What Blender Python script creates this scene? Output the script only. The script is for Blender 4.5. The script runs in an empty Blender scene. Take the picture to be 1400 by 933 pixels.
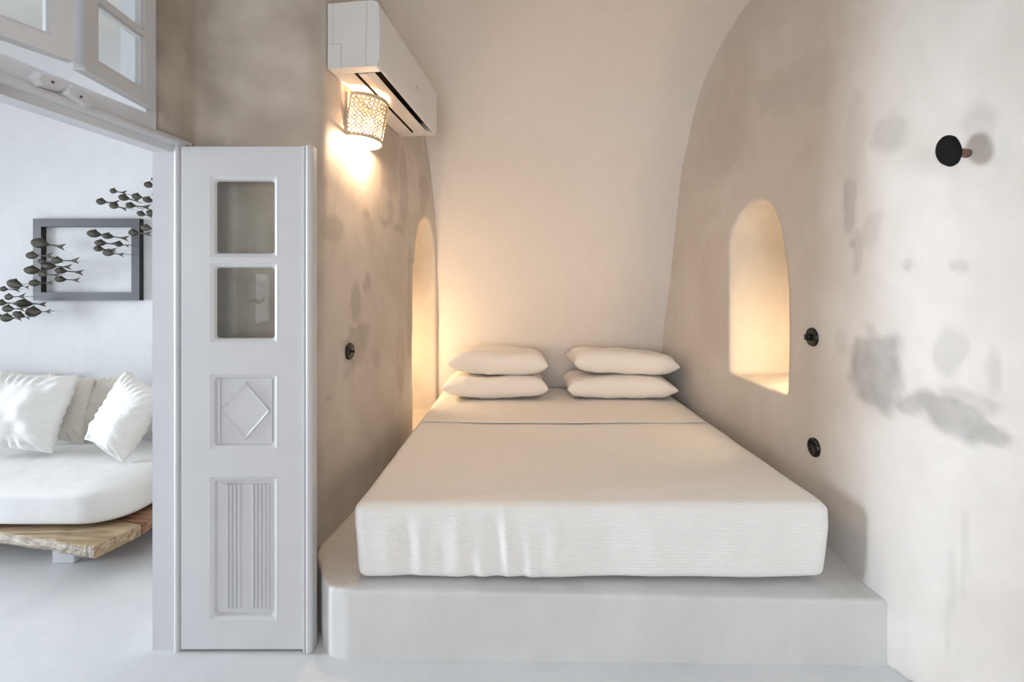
import bpy, bmesh, math, random
from mathutils import Vector, Matrix, noise
random.seed(7)
F = 622.2; CX = 700.0; HY = 394.0; H = 1.354
scene = bpy.context.scene
col = scene.collection

def PT(px, py, Y):
    return Vector(((px-CX)/F*Y, Y, H-(py-HY)/F*Y))

# ------------------------------------------------------------------ materials
def srgb(r, g, b):
    f = lambda c: (c/255/12.92) if c/255 <= .04045 else ((c/255+.055)/1.055)**2.4
    return (f(r), f(g), f(b), 1)

def new_mat(name):
    m = bpy.data.materials.new(name); m.use_nodes = True
    nt = m.node_tree; b = nt.nodes['Principled BSDF']
    return m, nt, b

def simple(name, c, rough=.5, metal=0., spec=.5):
    m, nt, b = new_mat(name)
    b.inputs['Roughness'].default_value = rough; b.inputs['Metallic'].default_value = metal
    b.inputs['Specular IOR Level'].default_value = spec
    n = nt.nodes.new('ShaderNodeTexNoise'); n.inputs['Scale'].default_value = 6; n.inputs['Detail'].default_value = 4
    tc = nt.nodes.new('ShaderNodeTexCoord'); nt.links.new(tc.outputs['Object'], n.inputs['Vector'])
    r = nt.nodes.new('ShaderNodeValToRGB'); r.color_ramp.elements[0].position = .3; r.color_ramp.elements[1].position = .7
    r.color_ramp.elements[0].color = tuple(x*.95 for x in c[:3])+(1,); r.color_ramp.elements[1].color = c
    nt.links.new(n.outputs['Fac'], r.inputs['Fac']); nt.links.new(r.outputs['Color'], b.inputs['Base Color'])
    return m

def plaster(name, base, alt, stain, stain_amt=.0, use_attr=True, bump=.12, rough=.62, scale=1.6, streak=.97):
    m, nt, b = new_mat(name); N = nt.nodes; L = nt.links
    tc = N.new('ShaderNodeTexCoord')
    n1 = N.new('ShaderNodeTexNoise'); n1.inputs['Scale'].default_value = scale; n1.inputs['Detail'].default_value = 9; n1.inputs['Roughness'].default_value = .62; n1.inputs['Distortion'].default_value = .6
    L.new(tc.outputs['Object'], n1.inputs['Vector'])
    r1 = N.new('ShaderNodeValToRGB'); r1.color_ramp.elements[0].position = .36; r1.color_ramp.elements[1].position = .62
    r1.color_ramp.elements[0].color = alt; r1.color_ramp.elements[1].color = base
    L.new(n1.outputs['Fac'], r1.inputs['Fac'])
    mp = N.new('ShaderNodeMapping'); mp.inputs['Scale'].default_value = (5, 5, 2.0); L.new(tc.outputs['Object'], mp.inputs['Vector'])
    n2 = N.new('ShaderNodeTexNoise'); n2.inputs['Scale'].default_value = 3; n2.inputs['Detail'].default_value = 8; L.new(mp.outputs['Vector'], n2.inputs['Vector'])
    mr = N.new('ShaderNodeMapRange'); mr.inputs[1].default_value = .3; mr.inputs[2].default_value = .7; mr.inputs[3].default_value = streak; mr.inputs[4].default_value = 1.01
    L.new(n2.outputs['Fac'], mr.inputs[0])
    mx = N.new('ShaderNodeMix'); mx.data_type = 'RGBA'; mx.blend_type = 'MULTIPLY'; mx.inputs[0].default_value = 1
    L.new(r1.outputs['Color'], mx.inputs[6]); L.new(mr.outputs[0], mx.inputs[7])
    out = mx.outputs[2]
    if use_attr:
        at = N.new('ShaderNodeAttribute'); at.attribute_name = 'stain'
        n3 = N.new('ShaderNodeTexNoise'); n3.inputs['Scale'].default_value = 11; n3.inputs['Detail'].default_value = 7; n3.inputs['Roughness'].default_value = .6
        L.new(tc.outputs['Object'], n3.inputs['Vector'])
        m3 = N.new('ShaderNodeMapRange'); m3.inputs[1].default_value = .25; m3.inputs[2].default_value = .6; m3.inputs[3].default_value = .65; m3.inputs[4].default_value = 1.05
        L.new(n3.outputs['Fac'], m3.inputs[0])
        mm = N.new('ShaderNodeMath'); mm.operation = 'MULTIPLY'; mm.use_clamp = True
        L.new(at.outputs['Fac'], mm.inputs[0]); L.new(m3.outputs[0], mm.inputs[1])
        m2 = N.new('ShaderNodeMix'); m2.data_type = 'RGBA'
        L.new(mm.outputs[0], m2.inputs[0]); L.new(out, m2.inputs[6]); m2.inputs[7].default_value = stain
        out = m2.outputs[2]
    L.new(out, b.inputs['Base Color'])
    b.inputs['Roughness'].default_value = rough; b.inputs['Specular IOR Level'].default_value = .35
    n4 = N.new('ShaderNodeTexNoise'); n4.inputs['Scale'].default_value = 9; n4.inputs['Detail'].default_value = 9; L.new(tc.outputs['Object'], n4.inputs['Vector'])
    bp = N.new('ShaderNodeBump'); bp.inputs['Strength'].default_value = bump; bp.inputs['Distance'].default_value = .02
    L.new(n4.outputs['Fac'], bp.inputs['Height']); L.new(bp.outputs['Normal'], b.inputs['Normal'])
    return m

def fabric(name, c, rib=False, wr=.25):
    m, nt, b = new_mat(name); N = nt.nodes; L = nt.links
    b.inputs['Base Color'].default_value = c; b.inputs['Roughness'].default_value = .95; b.inputs['Specular IOR Level'].default_value = .15
    b.inputs['Sheen Weight'].default_value = .15
    tc = N.new('ShaderNodeTexCoord')
    n = N.new('ShaderNodeTexNoise'); n.inputs['Scale'].default_value = 14 if wr < .4 else 9; n.inputs['Detail'].default_value = 6
    mp = N.new('ShaderNodeMapping'); mp.inputs['Scale'].default_value = (1, 1, 1) if wr < .4 else (.6, 3, 1); L.new(tc.outputs['Object'], mp.inputs['Vector']); L.new(mp.outputs[0], n.inputs['Vector'])
    bp = N.new('ShaderNodeBump'); bp.inputs['Strength'].default_value = wr; bp.inputs['Distance'].default_value = .01 if wr < .4 else .02; L.new(n.outputs['Fac'], bp.inputs['Height'])
    w = N.new('ShaderNodeTexWave'); w.wave_type = 'BANDS'
    if rib:
        # fine ribs that run across the bed: up the front face and over the top
        w.bands_direction = 'Z'; w.inputs['Scale'].default_value = 38; w.inputs['Distortion'].default_value = .08
        sx = N.new('ShaderNodeSeparateXYZ'); L.new(tc.outputs['Object'], sx.inputs[0])
        ad = N.new('ShaderNodeMath'); ad.operation = 'ADD'; L.new(sx.outputs[1], ad.inputs[0]); L.new(sx.outputs[2], ad.inputs[1])
        cb = N.new('ShaderNodeCombineXYZ'); L.new(sx.outputs[0], cb.inputs[0]); L.new(ad.outputs[0], cb.inputs[2]); L.new(cb.outputs[0], w.inputs['Vector'])
        s = .4; d = .003
    else:
        w.bands_direction = 'X'; w.inputs['Scale'].default_value = 90; w.inputs['Distortion'].default_value = 1
        L.new(tc.outputs['Object'], w.inputs['Vector']); s = .06; d = .002
    b2 = N.new('ShaderNodeBump'); b2.inputs['Strength'].default_value = s; b2.inputs['Distance'].default_value = d
    L.new(w.outputs['Fac'], b2.inputs['Height']); L.new(bp.outputs['Normal'], b2.inputs['Normal']); L.new(b2.outputs['Normal'], b.inputs['Normal'])
    return m

def wood(name, c1, c2, c3, axis=(.5, 7, 7)):
    m, nt, b = new_mat(name); N = nt.nodes; L = nt.links
    tc = N.new('ShaderNodeTexCoord'); mp = N.new('ShaderNodeMapping'); mp.inputs['Scale'].default_value = axis; L.new(tc.outputs['Object'], mp.inputs['Vector'])
    n = N.new('ShaderNodeTexNoise'); n.inputs['Scale'].default_value = 4; n.inputs['Detail'].default_value = 9; n.inputs['Distortion'].default_value = 1.2; L.new(mp.outputs['Vector'], n.inputs['Vector'])
    r = N.new('ShaderNodeValToRGB'); e = r.color_ramp.elements; e[0].position = .3; e[0].color = c1; e[1].position = .7; e[1].color = c3
    x = r.color_ramp.elements.new(.5); x.color = c2
    L.new(n.outputs['Fac'], r.inputs['Fac']); L.new(r.outputs['Color'], b.inputs['Base Color'])
    b.inputs['Roughness'].default_value = .6
    bp = N.new('ShaderNodeBump'); bp.inputs['Strength'].default_value = .4; bp.inputs['Distance'].default_value = .006; L.new(n.outputs['Fac'], bp.inputs['Height']); L.new(bp.outputs['Normal'], b.inputs['Normal'])
    return m

def emit(name, c, s):
    m, nt, b = new_mat(name)
    b.inputs['Base Color'].default_value = c; b.inputs['Emission Color'].default_value = c; b.inputs['Emission Strength'].default_value = s
    return m

def glass(name):
    m = bpy.data.materials.new(name); m.use_nodes = True; nt = m.node_tree; nt.nodes.clear()
    o = nt.nodes.new('ShaderNodeOutputMaterial'); t = nt.nodes.new('ShaderNodeBsdfTransparent'); t.inputs[0].default_value = (.93, .95, .94, 1)
    g = nt.nodes.new('ShaderNodeBsdfGlossy'); g.inputs['Roughness'].default_value = .01
    fr = nt.nodes.new('ShaderNodeFresnel'); fr.inputs[0].default_value = 1.75
    mx = nt.nodes.new('ShaderNodeMixShader')
    ge = nt.nodes.new('ShaderNodeNewGeometry'); ma = nt.nodes.new('ShaderNodeMath'); ma.operation = 'SUBTRACT'; ma.inputs[0].default_value = 1
    mb = nt.nodes.new('ShaderNodeMath'); mb.operation = 'MULTIPLY'
    nt.links.new(ge.outputs['Backfacing'], ma.inputs[1]); nt.links.new(fr.outputs[0], mb.inputs[0]); nt.links.new(ma.outputs[0], mb.inputs[1])
    nt.links.new(mb.outputs[0], mx.inputs[0]); nt.links.new(t.outputs[0], mx.inputs[1]); nt.links.new(g.outputs[0], mx.inputs[2]); nt.links.new(mx.outputs[0], o.inputs[0])
    return m

M = {}
M['wall_alcove'] = plaster('alcove_plaster', srgb(217, 208, 198), srgb(200, 189, 177), srgb(150, 139, 127), bump=.16)
M['wall_right'] = plaster('right_wall_plaster', srgb(213, 209, 204), srgb(203, 197, 190), srgb(146, 143, 139), bump=.10)
M['wall_back'] = plaster('back_wall_plaster', srgb(232, 227, 222), srgb(230, 224, 218), srgb(200, 190, 180), use_attr=False, bump=.012, scale=.7, streak=.985)
M['wall_side'] = plaster('side_room_plaster', srgb(226, 227, 229), srgb(220, 221, 224), srgb(200, 200, 200), use_attr=False, bump=.15)
M['floor'] = plaster('polished_cement_floor', srgb(226, 227, 228), srgb(216, 218, 220), srgb(170, 170, 170), use_attr=False, bump=.05, rough=.38)
M['platform'] = plaster('platform_plaster', srgb(216, 216, 215), srgb(207, 207, 205), srgb(170, 170, 170), use_attr=False, bump=.2, rough=.5)
M['paint'] = simple('white_door_paint', srgb(212, 212, 214), .52)
M['plastic'] = simple('white_appliance_plastic', srgb(232, 230, 228), .32)
M['black'] = simple('black_gloss', srgb(12, 11, 10), .22)
M['dark'] = simple('dark_cavity', srgb(20, 16, 14), .7)
M['pebble'] = simple('black_lava_pebble', srgb(14, 14, 15), .85, spec=.25)
M['linen'] = fabric('white_linen', srgb(240, 236, 231))
M['pillow'] = fabric('pillow_cotton', srgb(246, 241, 235))
M['spread'] = fabric('ribbed_white_cotton', srgb(242, 240, 237), rib=True)
M['cushion_white'] = fabric('white_cushion_cotton', srgb(236, 235, 232), wr=.5)
M['cushion_beige'] = fabric('beige_cushion_cotton', srgb(224, 217, 207), wr=.6)
M['daybed_fab'] = fabric('offwhite_canvas', srgb(230, 229, 227), wr=.3)
M['wood'] = wood('ochre_raw_wood', srgb(112, 92, 70), srgb(168, 144, 112), srgb(190, 172, 144))
M['wood_dark'] = wood('reddish_raw_wood', srgb(96, 62, 46), srgb(150, 108, 82), srgb(172, 134, 104))
M['bark'] = wood('weathered_grey_bark', srgb(120, 108, 96), srgb(172, 160, 145), srgb(205, 195, 182), (2, 8, 14))
M['stem'] = wood('brown_stem_wood', srgb(90, 66, 52), srgb(122, 92, 74), srgb(140, 108, 88), (6, 6, 1))
M['bronze'] = wood('aged_bronze', srgb(22, 26, 22), srgb(46, 48, 38), srgb(120, 100, 62), (34, 34, 34))
M['bronze'].node_tree.nodes['Principled BSDF'].inputs['Metallic'].default_value = .35
M['bronze'].node_tree.nodes['Principled BSDF'].inputs['Roughness'].default_value = .45
M['frame_front'] = simple('brushed_grey_frame', srgb(88, 88, 92), .42, .2)
M['frame_side'] = simple('black_frame_side', srgb(28, 26, 26), .5)
M['iron'] = simple('rusted_iron', srgb(84, 78, 70), .6, .6)
M['glass'] = glass('clear_glass')
M['shade'] = simple('pale_ceramic', srgb(214, 196, 170), .7)
M['bulb'] = emit('warm_bulb', (1, .78, .50, 1), 9)
M['sheet'] = fabric('smooth_white_sheet', srgb(238, 234, 230))

# ------------------------------------------------------------------ helpers
def link(name, bm, mat, parent=None, smooth=False):
    me = bpy.data.meshes.new(name); bmesh.ops.recalc_face_normals(bm, faces=bm.faces); bm.to_mesh(me); bm.free()
    if smooth:
        for p in me.polygons: p.use_smooth = True
    mats = mat if isinstance(mat, (list, tuple)) else [mat]
    for x in mats: me.materials.append(x)
    o = bpy.data.objects.new(name, me); col.objects.link(o)
    if parent: o.parent = parent
    return o

def tag(o, label=None, cat=None, group=None, kind=None):
    if label: o['label'] = label
    if cat: o['category'] = cat
    if group: o['group'] = group
    if kind: o['kind'] = kind
    return o

def empty(name, loc=(0, 0, 0), rz=0, parent=None):
    o = bpy.data.objects.new(name, None); o.empty_display_size = .05; col.objects.link(o)
    o.location = loc; o.rotation_euler = (0, 0, rz)
    if parent: o.parent = parent
    return o

def box(bm, a, b, mi=0):
    x0, x1 = sorted((a[0], b[0])); y0, y1 = sorted((a[1], b[1])); z0, z1 = sorted((a[2], b[2]))
    v = [bm.verts.new(p) for p in ((x0,y0,z0),(x1,y0,z0),(x1,y1,z0),(x0,y1,z0),(x0,y0,z1),(x1,y0,z1),(x1,y1,z1),(x0,y1,z1))]
    for f in ((0,3,2,1),(4,5,6,7),(0,1,5,4),(1,2,6,5),(2,3,7,6),(3,0,4,7)):
        fc = bm.faces.new([v[i] for i in f]); fc.material_index = mi
    return v

def prism(bm, pts, z0, z1):
    """closed vertical prism over an (x,y) polygon"""
    a = [bm.verts.new((x, y, z0)) for x, y in pts]; b = [bm.verts.new((x, y, z1)) for x, y in pts]
    n = len(pts); bm.faces.new(a[::-1]); bm.faces.new(b)
    for i in range(n): bm.faces.new((a[i], a[(i+1) % n], b[(i+1) % n], b[i]))

def sweep(bm, prof, p0, p1, side, up=Vector((0, 0, 1)), mi=0):
    """extrude closed (s,t) profile from p0 to p1; s along side, t along up"""
    p0 = Vector(p0); p1 = Vector(p1)
    a = [bm.verts.new(p0+side*s+up*t) for s, t in prof]; b = [bm.verts.new(p1+side*s+up*t) for s, t in prof]
    n = len(prof)
    fs = [bm.faces.new(a[::-1]), bm.faces.new(b)]
    for i in range(n): fs.append(bm.faces.new((a[i], a[(i+1) % n], b[(i+1) % n], b[i])))
    for f in fs: f.material_index = mi

def lathe(bm, prof, M4, seg=28):
    rings = []
    for r, z in prof:
        if r < 1e-6: rings.append([bm.verts.new(M4 @ Vector((0, 0, z)))])
        else: rings.append([bm.verts.new(M4 @ Vector((r*math.cos(2*math.pi*k/seg), r*math.sin(2*math.pi*k/seg), z))) for k in range(seg)])
    for a, b in zip(rings, rings[1:]):
        for k in range(seg):
            q = [a[k % len(a)], a[(k+1) % len(a)], b[(k+1) % len(b)], b[k % len(b)]]
            u = []
            for v in q:
                if v not in u: u.append(v)
            if len(u) > 2: bm.faces.new(u)

def frame_to(o, z, x=None):
    z = Vector(z).normalized(); x = Vector(x) if x else Vector((0, 0, 1))
    y = z.cross(x).normalized(); x = y.cross(z).normalized()
    m = Matrix((x, y, z)).transposed().to_4x4(); m.translation = o
    return m

def soft_box(name, mat, c0, c1, r, n=(40, 40, 14), disp=None, parent=None, warp=None, e=1.0):
    """rounded box with dense faces; disp(p, normal)->Vector offset"""
    c0 = Vector(c0); c1 = Vector(c1); C = (c0+c1)/2; hs = (c1-c0)/2
    rr = r if isinstance(r, (tuple, list)) else (r, r, r)
    bm = bmesh.new(); cache = {}
    def vert(i, j, k):
        key = (i, j, k)
        if key in cache: return cache[key]
        u = [2*i/n[0]-1, 2*j/n[1]-1, 2*k/n[2]-1]
        # concentrate samples toward the edges
        u = [math.sin(t*math.pi/2)*.35+t*.65 for t in u]
        p = Vector([u[a]*hs[a] for a in range(3)])
        inner = Vector([max(-hs[a]+rr[a], min(hs[a]-rr[a], p[a])) for a in range(3)])
        d = Vector([(p[a]-inner[a])/rr[a] for a in range(3)])
        L = d.length
        nn = d.normalized() if L > 1e-9 else Vector((0, 0, 1))
        mxc = max(abs(x) for x in d)
        q = inner+Vector([nn[a]*rr[a]*mxc for a in range(3)]) if L > 1e-9 else p
        q = C+q
        if warp: q = warp(q)
        if disp: q = q+disp(q, nn)
        v = bm.verts.new(q); cache[key] = v; return v
    nx, ny, nz = n
    def quad(*ks): bm.faces.new([vert(*k) for k in ks])
    for i in range(nx):
        for j in range(ny):
            quad((i,j,0),(i,j+1,0),(i+1,j+1,0),(i+1,j,0)); quad((i,j,nz),(i+1,j,nz),(i+1,j+1,nz),(i,j+1,nz))
    for i in range(nx):
        for k in range(nz):
            quad((i,0,k),(i+1,0,k),(i+1,0,k+1),(i,0,k+1)); quad((i,ny,k),(i,ny,k+1),(i+1,ny,k+1),(i+1,ny,k))
    for j in range(ny):
        for k in range(nz):
            quad((0,j,k),(0,j,k+1),(0,j+1,k+1),(0,j+1,k)); quad((nx,j,k),(nx,j+1,k),(nx,j+1,k+1),(nx,j,k+1))
    return link(name, bm, mat, parent, True)

def bake(o, mods):
    for t, kw in mods:
        m = o.modifiers.new(t, t)
        for k, v in kw.items(): setattr(m, k, v)
    dg = bpy.context.evaluated_depsgraph_get(); dg.update()
    me = bpy.data.meshes.new_from_object(o.evaluated_get(dg), depsgraph=dg)
    old = o.data; o.modifiers.clear(); o.data = me; bpy.data.meshes.remove(old)

def wobble(o, amp=.004, sc=1.6):
    me = o.data
    nr = [v.normal.copy() for v in me.vertices]
    for v, nn in zip(me.vertices, nr):
        p = v.co.copy(); d = noise.noise(p*sc)*amp+noise.noise(p*sc*3.7+Vector((5, 1, 2)))*amp*.45
        v.co = p+nn*d
    for p in me.polygons: p.use_smooth = True

# ------------------------------------------------------------------ plan of the room
def catmull(pts, sub=6):
    out = []
    for i in range(len(pts)-1):
        p = [pts[max(0, i-1)], pts[i], pts[i+1], pts[min(len(pts)-1, i+2)]]
        for k in range(sub):
            t = k/sub
            out.append(tuple(.5*((2*p[1][a])+(-p[0][a]+p[2][a])*t+(2*p[0][a]-5*p[1][a]+4*p[2][a]-p[3][a])*t*t+(-p[0][a]+3*p[1][a]-3*p[2][a]+p[3][a])*t**3) for a in (0, 1)))
    out.append(pts[-1]); return out
RW = catmull([(1.60,-3.4),(1.60,-1.5),(1.60,0),(1.57,.7),(1.51,1.1),(1.45,1.3),(1.385,1.5),(1.342,1.65),(1.342,1.78),(1.362,1.95),(1.375,2.2),(1.345,2.7),(1.29,3.2),(1.225,3.75),(1.20,4.0)])
def rwx(Y):
    for a, b in zip(RW, RW[1:]):
        if a[1] <= Y <= b[1]: return a[0]+(b[0]-a[0])*(Y-a[1])/(b[1]-a[1])
    return RW[0][0]
def lwx(Y): return -1.034+.1125*Y            # alcove's left wall
def dwx(Y): return -1.459+.13*max(Y, 0)      # doorway wall
def on_right(px):
    lo, hi = .9, 3.9
    for _ in range(40):
        m = (lo+hi)/2
        if rwx(m)/m > (px-CX)/F: lo = m
        else: hi = m
    return lo
def on_left(px): return 1.034/(.1125-(px-CX)/F)

def niche_cutter(pts, x0, x1, yshift):
    bm = bmesh.new()
    A = [bm.verts.new((x0, y, z)) for y, z in pts]; B = [bm.verts.new((x1, y+yshift, z)) for y, z in pts]
    n = len(pts); bm.faces.new(A); bm.faces.new(B[::-1])
    for i in range(n): bm.faces.new((A[i], A[(i+1) % n], B[(i+1) % n], B[i]))
    return link('cutter', bm, M['dark'])

def arch_cutter(yc, hw, z0, zs, zt, x0, x1, yshift=0, pinch=.0):
    """arched solid through the wall along X"""
    bm = bmesh.new(); pts = []
    N = 22
    pts.append((yc-hw, z0)); pts.append((yc+hw, z0))
    for k in range(N+1):
        a = math.pi*k/N
        pts.append((yc+hw*math.cos(a)*(1 if True else 0), zs+(zt-zs)*(math.sin(a)**.92)))
    A = [bm.verts.new((x0, y, z)) for y, z in pts]; B = [bm.verts.new((x1, y+yshift, z)) for y, z in pts]
    n = len(pts); bm.faces.new(A); bm.faces.new(B[::-1])
    for i in range(n): bm.faces.new((A[i], A[(i+1) % n], B[(i+1) % n], B[i]))
    bmesh.ops.remove_doubles(bm, verts=bm.verts, dist=1e-5)
    return link('cutter', bm, M['dark'])

def set_stain(o, fn):
    at = o.data.attributes.new('stain', 'FLOAT', 'POINT')
    for i, v in enumerate(o.data.vertices): at.data[i].value = fn(v.co)

def blob_fn(blobs):
    def f(p):
        s = 0
        w1 = noise.noise(p*6)*.45+noise.noise(p*15)*.35; w2 = noise.noise(p*6+Vector((9, 9, 9)))*.45+noise.noise(p*17+Vector((3, 0, 1)))*.35
        for Y, z, ry, rz, st, tilt in blobs:
            dy = p.y-Y; dz = p.z-z
            c, q = math.cos(tilt), math.sin(tilt)
            u = (dy*c+dz*q)/ry+w1; w = (-dy*q+dz*c)/rz+w2
            d = math.sqrt(u*u+w*w)
            if d < 1.5:
                t = max(0, min(1, (1.35-d)/.75)); t = t*t*(3-2*t)
                ring = 1+.25*math.exp(-((d-.85)/.15)**2)
                s = max(s, st*t*ring)
        return min(1, s)
    return f

# ------------------------------------------------------------------ right wall
bm = bmesh.new(); prism(bm, RW+[(2.15, 4.0), (2.15, -3.4)], 0, 3.35)
wr = link('wall_right', bm, M['wall_right'])
npts = [(2.225, .815), (2.752, .828), (2.752, 1.58)]
npts += [(2.47+.282*math.cos(a), 1.58+.258*math.sin(a)**.9) for a in [math.pi/2*k/12 for k in range(1, 13)]]
npts += [(2.47-.262*math.sin(a)**.95, 1.20+.638*math.cos(a)) for a in [math.pi/2*k/16 for k in range(1, 17)]]
cut = niche_cutter(npts, 1.0, 1.80, .10)
bake(wr, [('BOOLEAN', dict(object=cut, operation='DIFFERENCE', solver='EXACT'))])
bpy.data.objects.remove(cut)
bake(wr, [('REMESH', dict(mode='VOXEL', voxel_size=.015)), ('SMOOTH', dict(iterations=2, factor=.5))])
wobble(wr, .006, 1.5)
bl = []
for px, py, rx, ry, st, tl in [
    (1190,505,34,50,.62,.0),(1212,530,20,28,.4,.0),(1250,553,32,14,.5,-.4),(1305,572,46,26,.6,.35),(1345,590,30,17,.62,.3),(1325,548,34,16,.35,.2),
    (1297,480,18,36,.28,.1),(1356,505,9,30,.25,0),(1218,178,24,26,.28,.2),(1342,168,22,26,.26,0),(1161,285,11,44,.4,0),(1172,345,9,26,.3,0),
    (1190,320,14,30,.22,.3),(1310,366,9,9,.3,0),(1165,335,5,5,.5,0),(1242,362,6,8,.28,0),(1200,190,12,16,.16,0),(1090,120,60,40,.10,.2),(985,200,30,50,.10,.1),
    (1300,790,4,60,.16,0),(1318,760,3,70,.14,0),(1296,860,4,40,.14,0),(1168,200,18,60,.14,0),(1150,470,10,22,.15,0)]:
    Y = on_right(px); X = rwx(Y)
    bl.append((Y, H-(py-HY)/F*Y, rx*Y*Y/(F*X)*.92, ry*Y/F, min(1, st*1.15), tl))
fn = blob_fn(bl); set_stain(wr, fn)
tag(wr, 'curved hand plastered right wall with grey damp stains and arched niche', kind='structure')

# ------------------------------------------------------------------ left wall (pier, alcove side, doorway wall)
bm = bmesh.new()
prism(bm, [(lwx(4.0), 4.0), (lwx(3.3), 3.3), (lwx(2.6), 2.6), (lwx(1.99), 1.99), (-.826, 1.935), (-.86, 1.90), (-1.0, 1.845), (-1.19, 1.785), (-1.225, 1.782), (-1.330, 1.782), (-1.335, 4.0)], 0, 3.35)
wl = link('wall_left', bm, M['wall_alcove'])
cut = arch_cutter(3.42, .285, .33, 1.36, 1.885, -.3, -1.05, .03)
bake(wl, [('BOOLEAN', dict(object=cut, operation='DIFFERENCE', solver='EXACT'))])
bpy.data.objects.remove(cut)
bm = bmesh.new(); bm.from_mesh(wl.data)
T = -.098
prism(bm, [(dwx(1.75)+.008, 1.80), (dwx(1.75), 1.74), (dwx(1.6), 1.60), (dwx(1.6)+T, 1.60), (dwx(1.76)+T, 1.80)], 1.905, 3.35)
prism(bm, [(dwx(1.62), 1.62), (dwx(.80), .80), (dwx(.80)+T, .80), (dwx(1.62)+T, 1.62)], 2.475, 3.35)
prism(bm, [(dwx(.645), .645), (dwx(0), 0), (-1.459, -.8), (-1.459+T, -.8), (-1.459+T, 0), (dwx(.645)+T, .645)], 0, 3.35)
prism(bm, [(dwx(.93), .93), (dwx(.63), .63), (dwx(.63)+T, .63), (dwx(.93)+T, .93)], 1.95, 3.35)
box(bm, (-1.459+T, -2.0, 0), (-1.459, -.79, .8)); box(bm, (-1.459+T, -2.0, 2.3), (-1.459, -.79, 3.35)); box(bm, (-1.459+T, -3.4, 0), (-1.459, -1.99, 3.35))  # wall around the unseen opening added for the left fill light
bm.to_mesh(wl.data); bm.free()
bake(wl, [('REMESH', dict(mode='VOXEL', voxel_size=.017)), ('SMOOTH', dict(iterations=4, factor=.5))])
wobble(wl, .006, 1.7)
bl = []
for px, py, rx, ry, st, tl in [(490,470,15,34,.5,.1),(486,405,7,24,.4,0),(502,385,6,14,.4,0),(441,252,6,9,.4,0),(484,255,7,9,.25,0),(500,293,4,7,.45,0),(453,315,12,22,.35,.2),
    (525,303,5,6,.4,0),(543,312,5,6,.4,0),(534,290,4,20,.25,0),(531,215,13,42,.38,0),(520,180,14,30,.25,0),(551,260,5,60,.35,0),(560,420,3,90,.3,0),(566,180,10,40,.25,0),(478,510,8,8,.2,0),(515,490,5,12,.3,0),(449,545,5,6,.25,0),(579,265,6,30,.3,0),(548,500,5,60,.25,0)]:
    Y = on_left(px); X = abs(lwx(Y))
    bl.append((Y, H-(py-HY)/F*Y, rx*Y*Y/(F*1.034)*1.1, ry*Y/F, st, tl))
lf = blob_fn(bl)
def left_stain(p):
    if p.x < -1.3: return 0
    a = lf(p) if p.x > lwx(p.y)-.06 else 0
    k = max(0, min(1, (2.0-p.y)/.09)); k = k*k*(3-2*k)   # mottled darker tone on the pier, strongest near its outer corner
    corner = math.exp(-((p.x+1.16)/.14)**2)*(.9+1.6*noise.noise(p*5))
    b = max(0, min(.75, .34+.5*noise.noise(p*2.6+Vector((0, 4, 0)))+.3*noise.noise(p*8)+.35*corner))
    return max(a, b*k)
set_stain(wl, left_stain)
tag(wl, 'hand plastered left wall with stained pier, doorway and lit recess', kind='structure')

# ------------------------------------------------------------------ back wall curving forward into the vault
LP = [(0,3.76),(.84,3.755),(1.43,3.745),(1.78,3.71),(2.16,3.59),(2.46,3.44),(2.72,3.20),(2.90,2.90),(2.99,2.58),(3.03,2.2),(3.05,1.7)]
RP = [(0,3.76),(.84,3.725),(1.43,3.575),(1.80,3.50),(2.14,3.42),(2.43,3.30),(2.72,3.13),(2.90,2.87),(2.99,2.58),(3.03,2.2),(3.05,1.7)]
LPc = catmull(LP, 8); RPc = catmull(RP, 8)
bm = bmesh.new(); nx = 40; rows = []
for a, b in zip(LPc, RPc):
    row = []
    for i in range(nx+1):
        x = -.78+(1.75+.78)*i/nx; t = max(0, min(1, (x+.65)/1.9)); t = t*t*(3-2*t)
        row.append((x, a[1]+(b[1]-a[1])*t, a[0]+(b[0]-a[0])*t))
    rows.append(row)
V = [[bm.verts.new(p) for p in r] for r in rows]
for r0, r1 in zip(V, V[1:]):
    for i in range(nx): bm.faces.new((r0[i], r0[i+1], r1[i+1], r1[i]))
wb = link('wall_back', bm, M['wall_back'], smooth=True)
bake(wb, [('SOLIDIFY', dict(thickness=.12, offset=1))])
wb.data.update()
# make sure that thickness goes outward (+Y)
if min(v.co.y for v in wb.data.vertices) < 1.6 or max(v.co.y for v in wb.data.vertices) < 3.8:
    pass
wobble(wb, .004, 1.2)
tag(wb, 'smooth back wall of the sleeping alcove curving forward into the vault', kind='structure')

def slab(name, a, b, mat, label):
    bm = bmesh.new(); box(bm, a, b); return tag(link(name, bm, mat), label, kind='structure')
# floor, ceiling, other walls
def holed_wall(name, a, b, hole, axis, mat, label):
    """box wall with one rectangular opening; axis 0: wall plane is X const, 1: Y const"""
    bm = bmesh.new(); h0, h1, z0, z1 = hole; k = 1-axis
    def bx(u0, u1, w0, w1):
        p = list(a); q = list(b); p[k] = u0; q[k] = u1; p[2] = w0; q[2] = w1; box(bm, p, q)
    bx(a[k], h0, a[2], b[2]); bx(h1, b[k], a[2], b[2]); bx(h0, h1, a[2], z0); bx(h0, h1, z1, b[2])
    return tag(link(name, bm, mat), label, kind='structure')
slab('floor', (-5.8, -3.5, -.15), (2.2, 4.1, 0), M['floor'], 'polished pale grey cement floor')
bm = bmesh.new(); box(bm, (-5.6, -.5, 3.05), (-1.51, 3.3, 3.2)); box(bm, (-1.5, -3.5, 3.045), (2.2, 1.9, 3.3)); box(bm, (-1.3, 1.85, 3.1), (2.2, 4.1, 3.3))
tag(link('ceiling', bm, M['wall_back']), 'plain white plaster ceiling', kind='structure')
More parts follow.
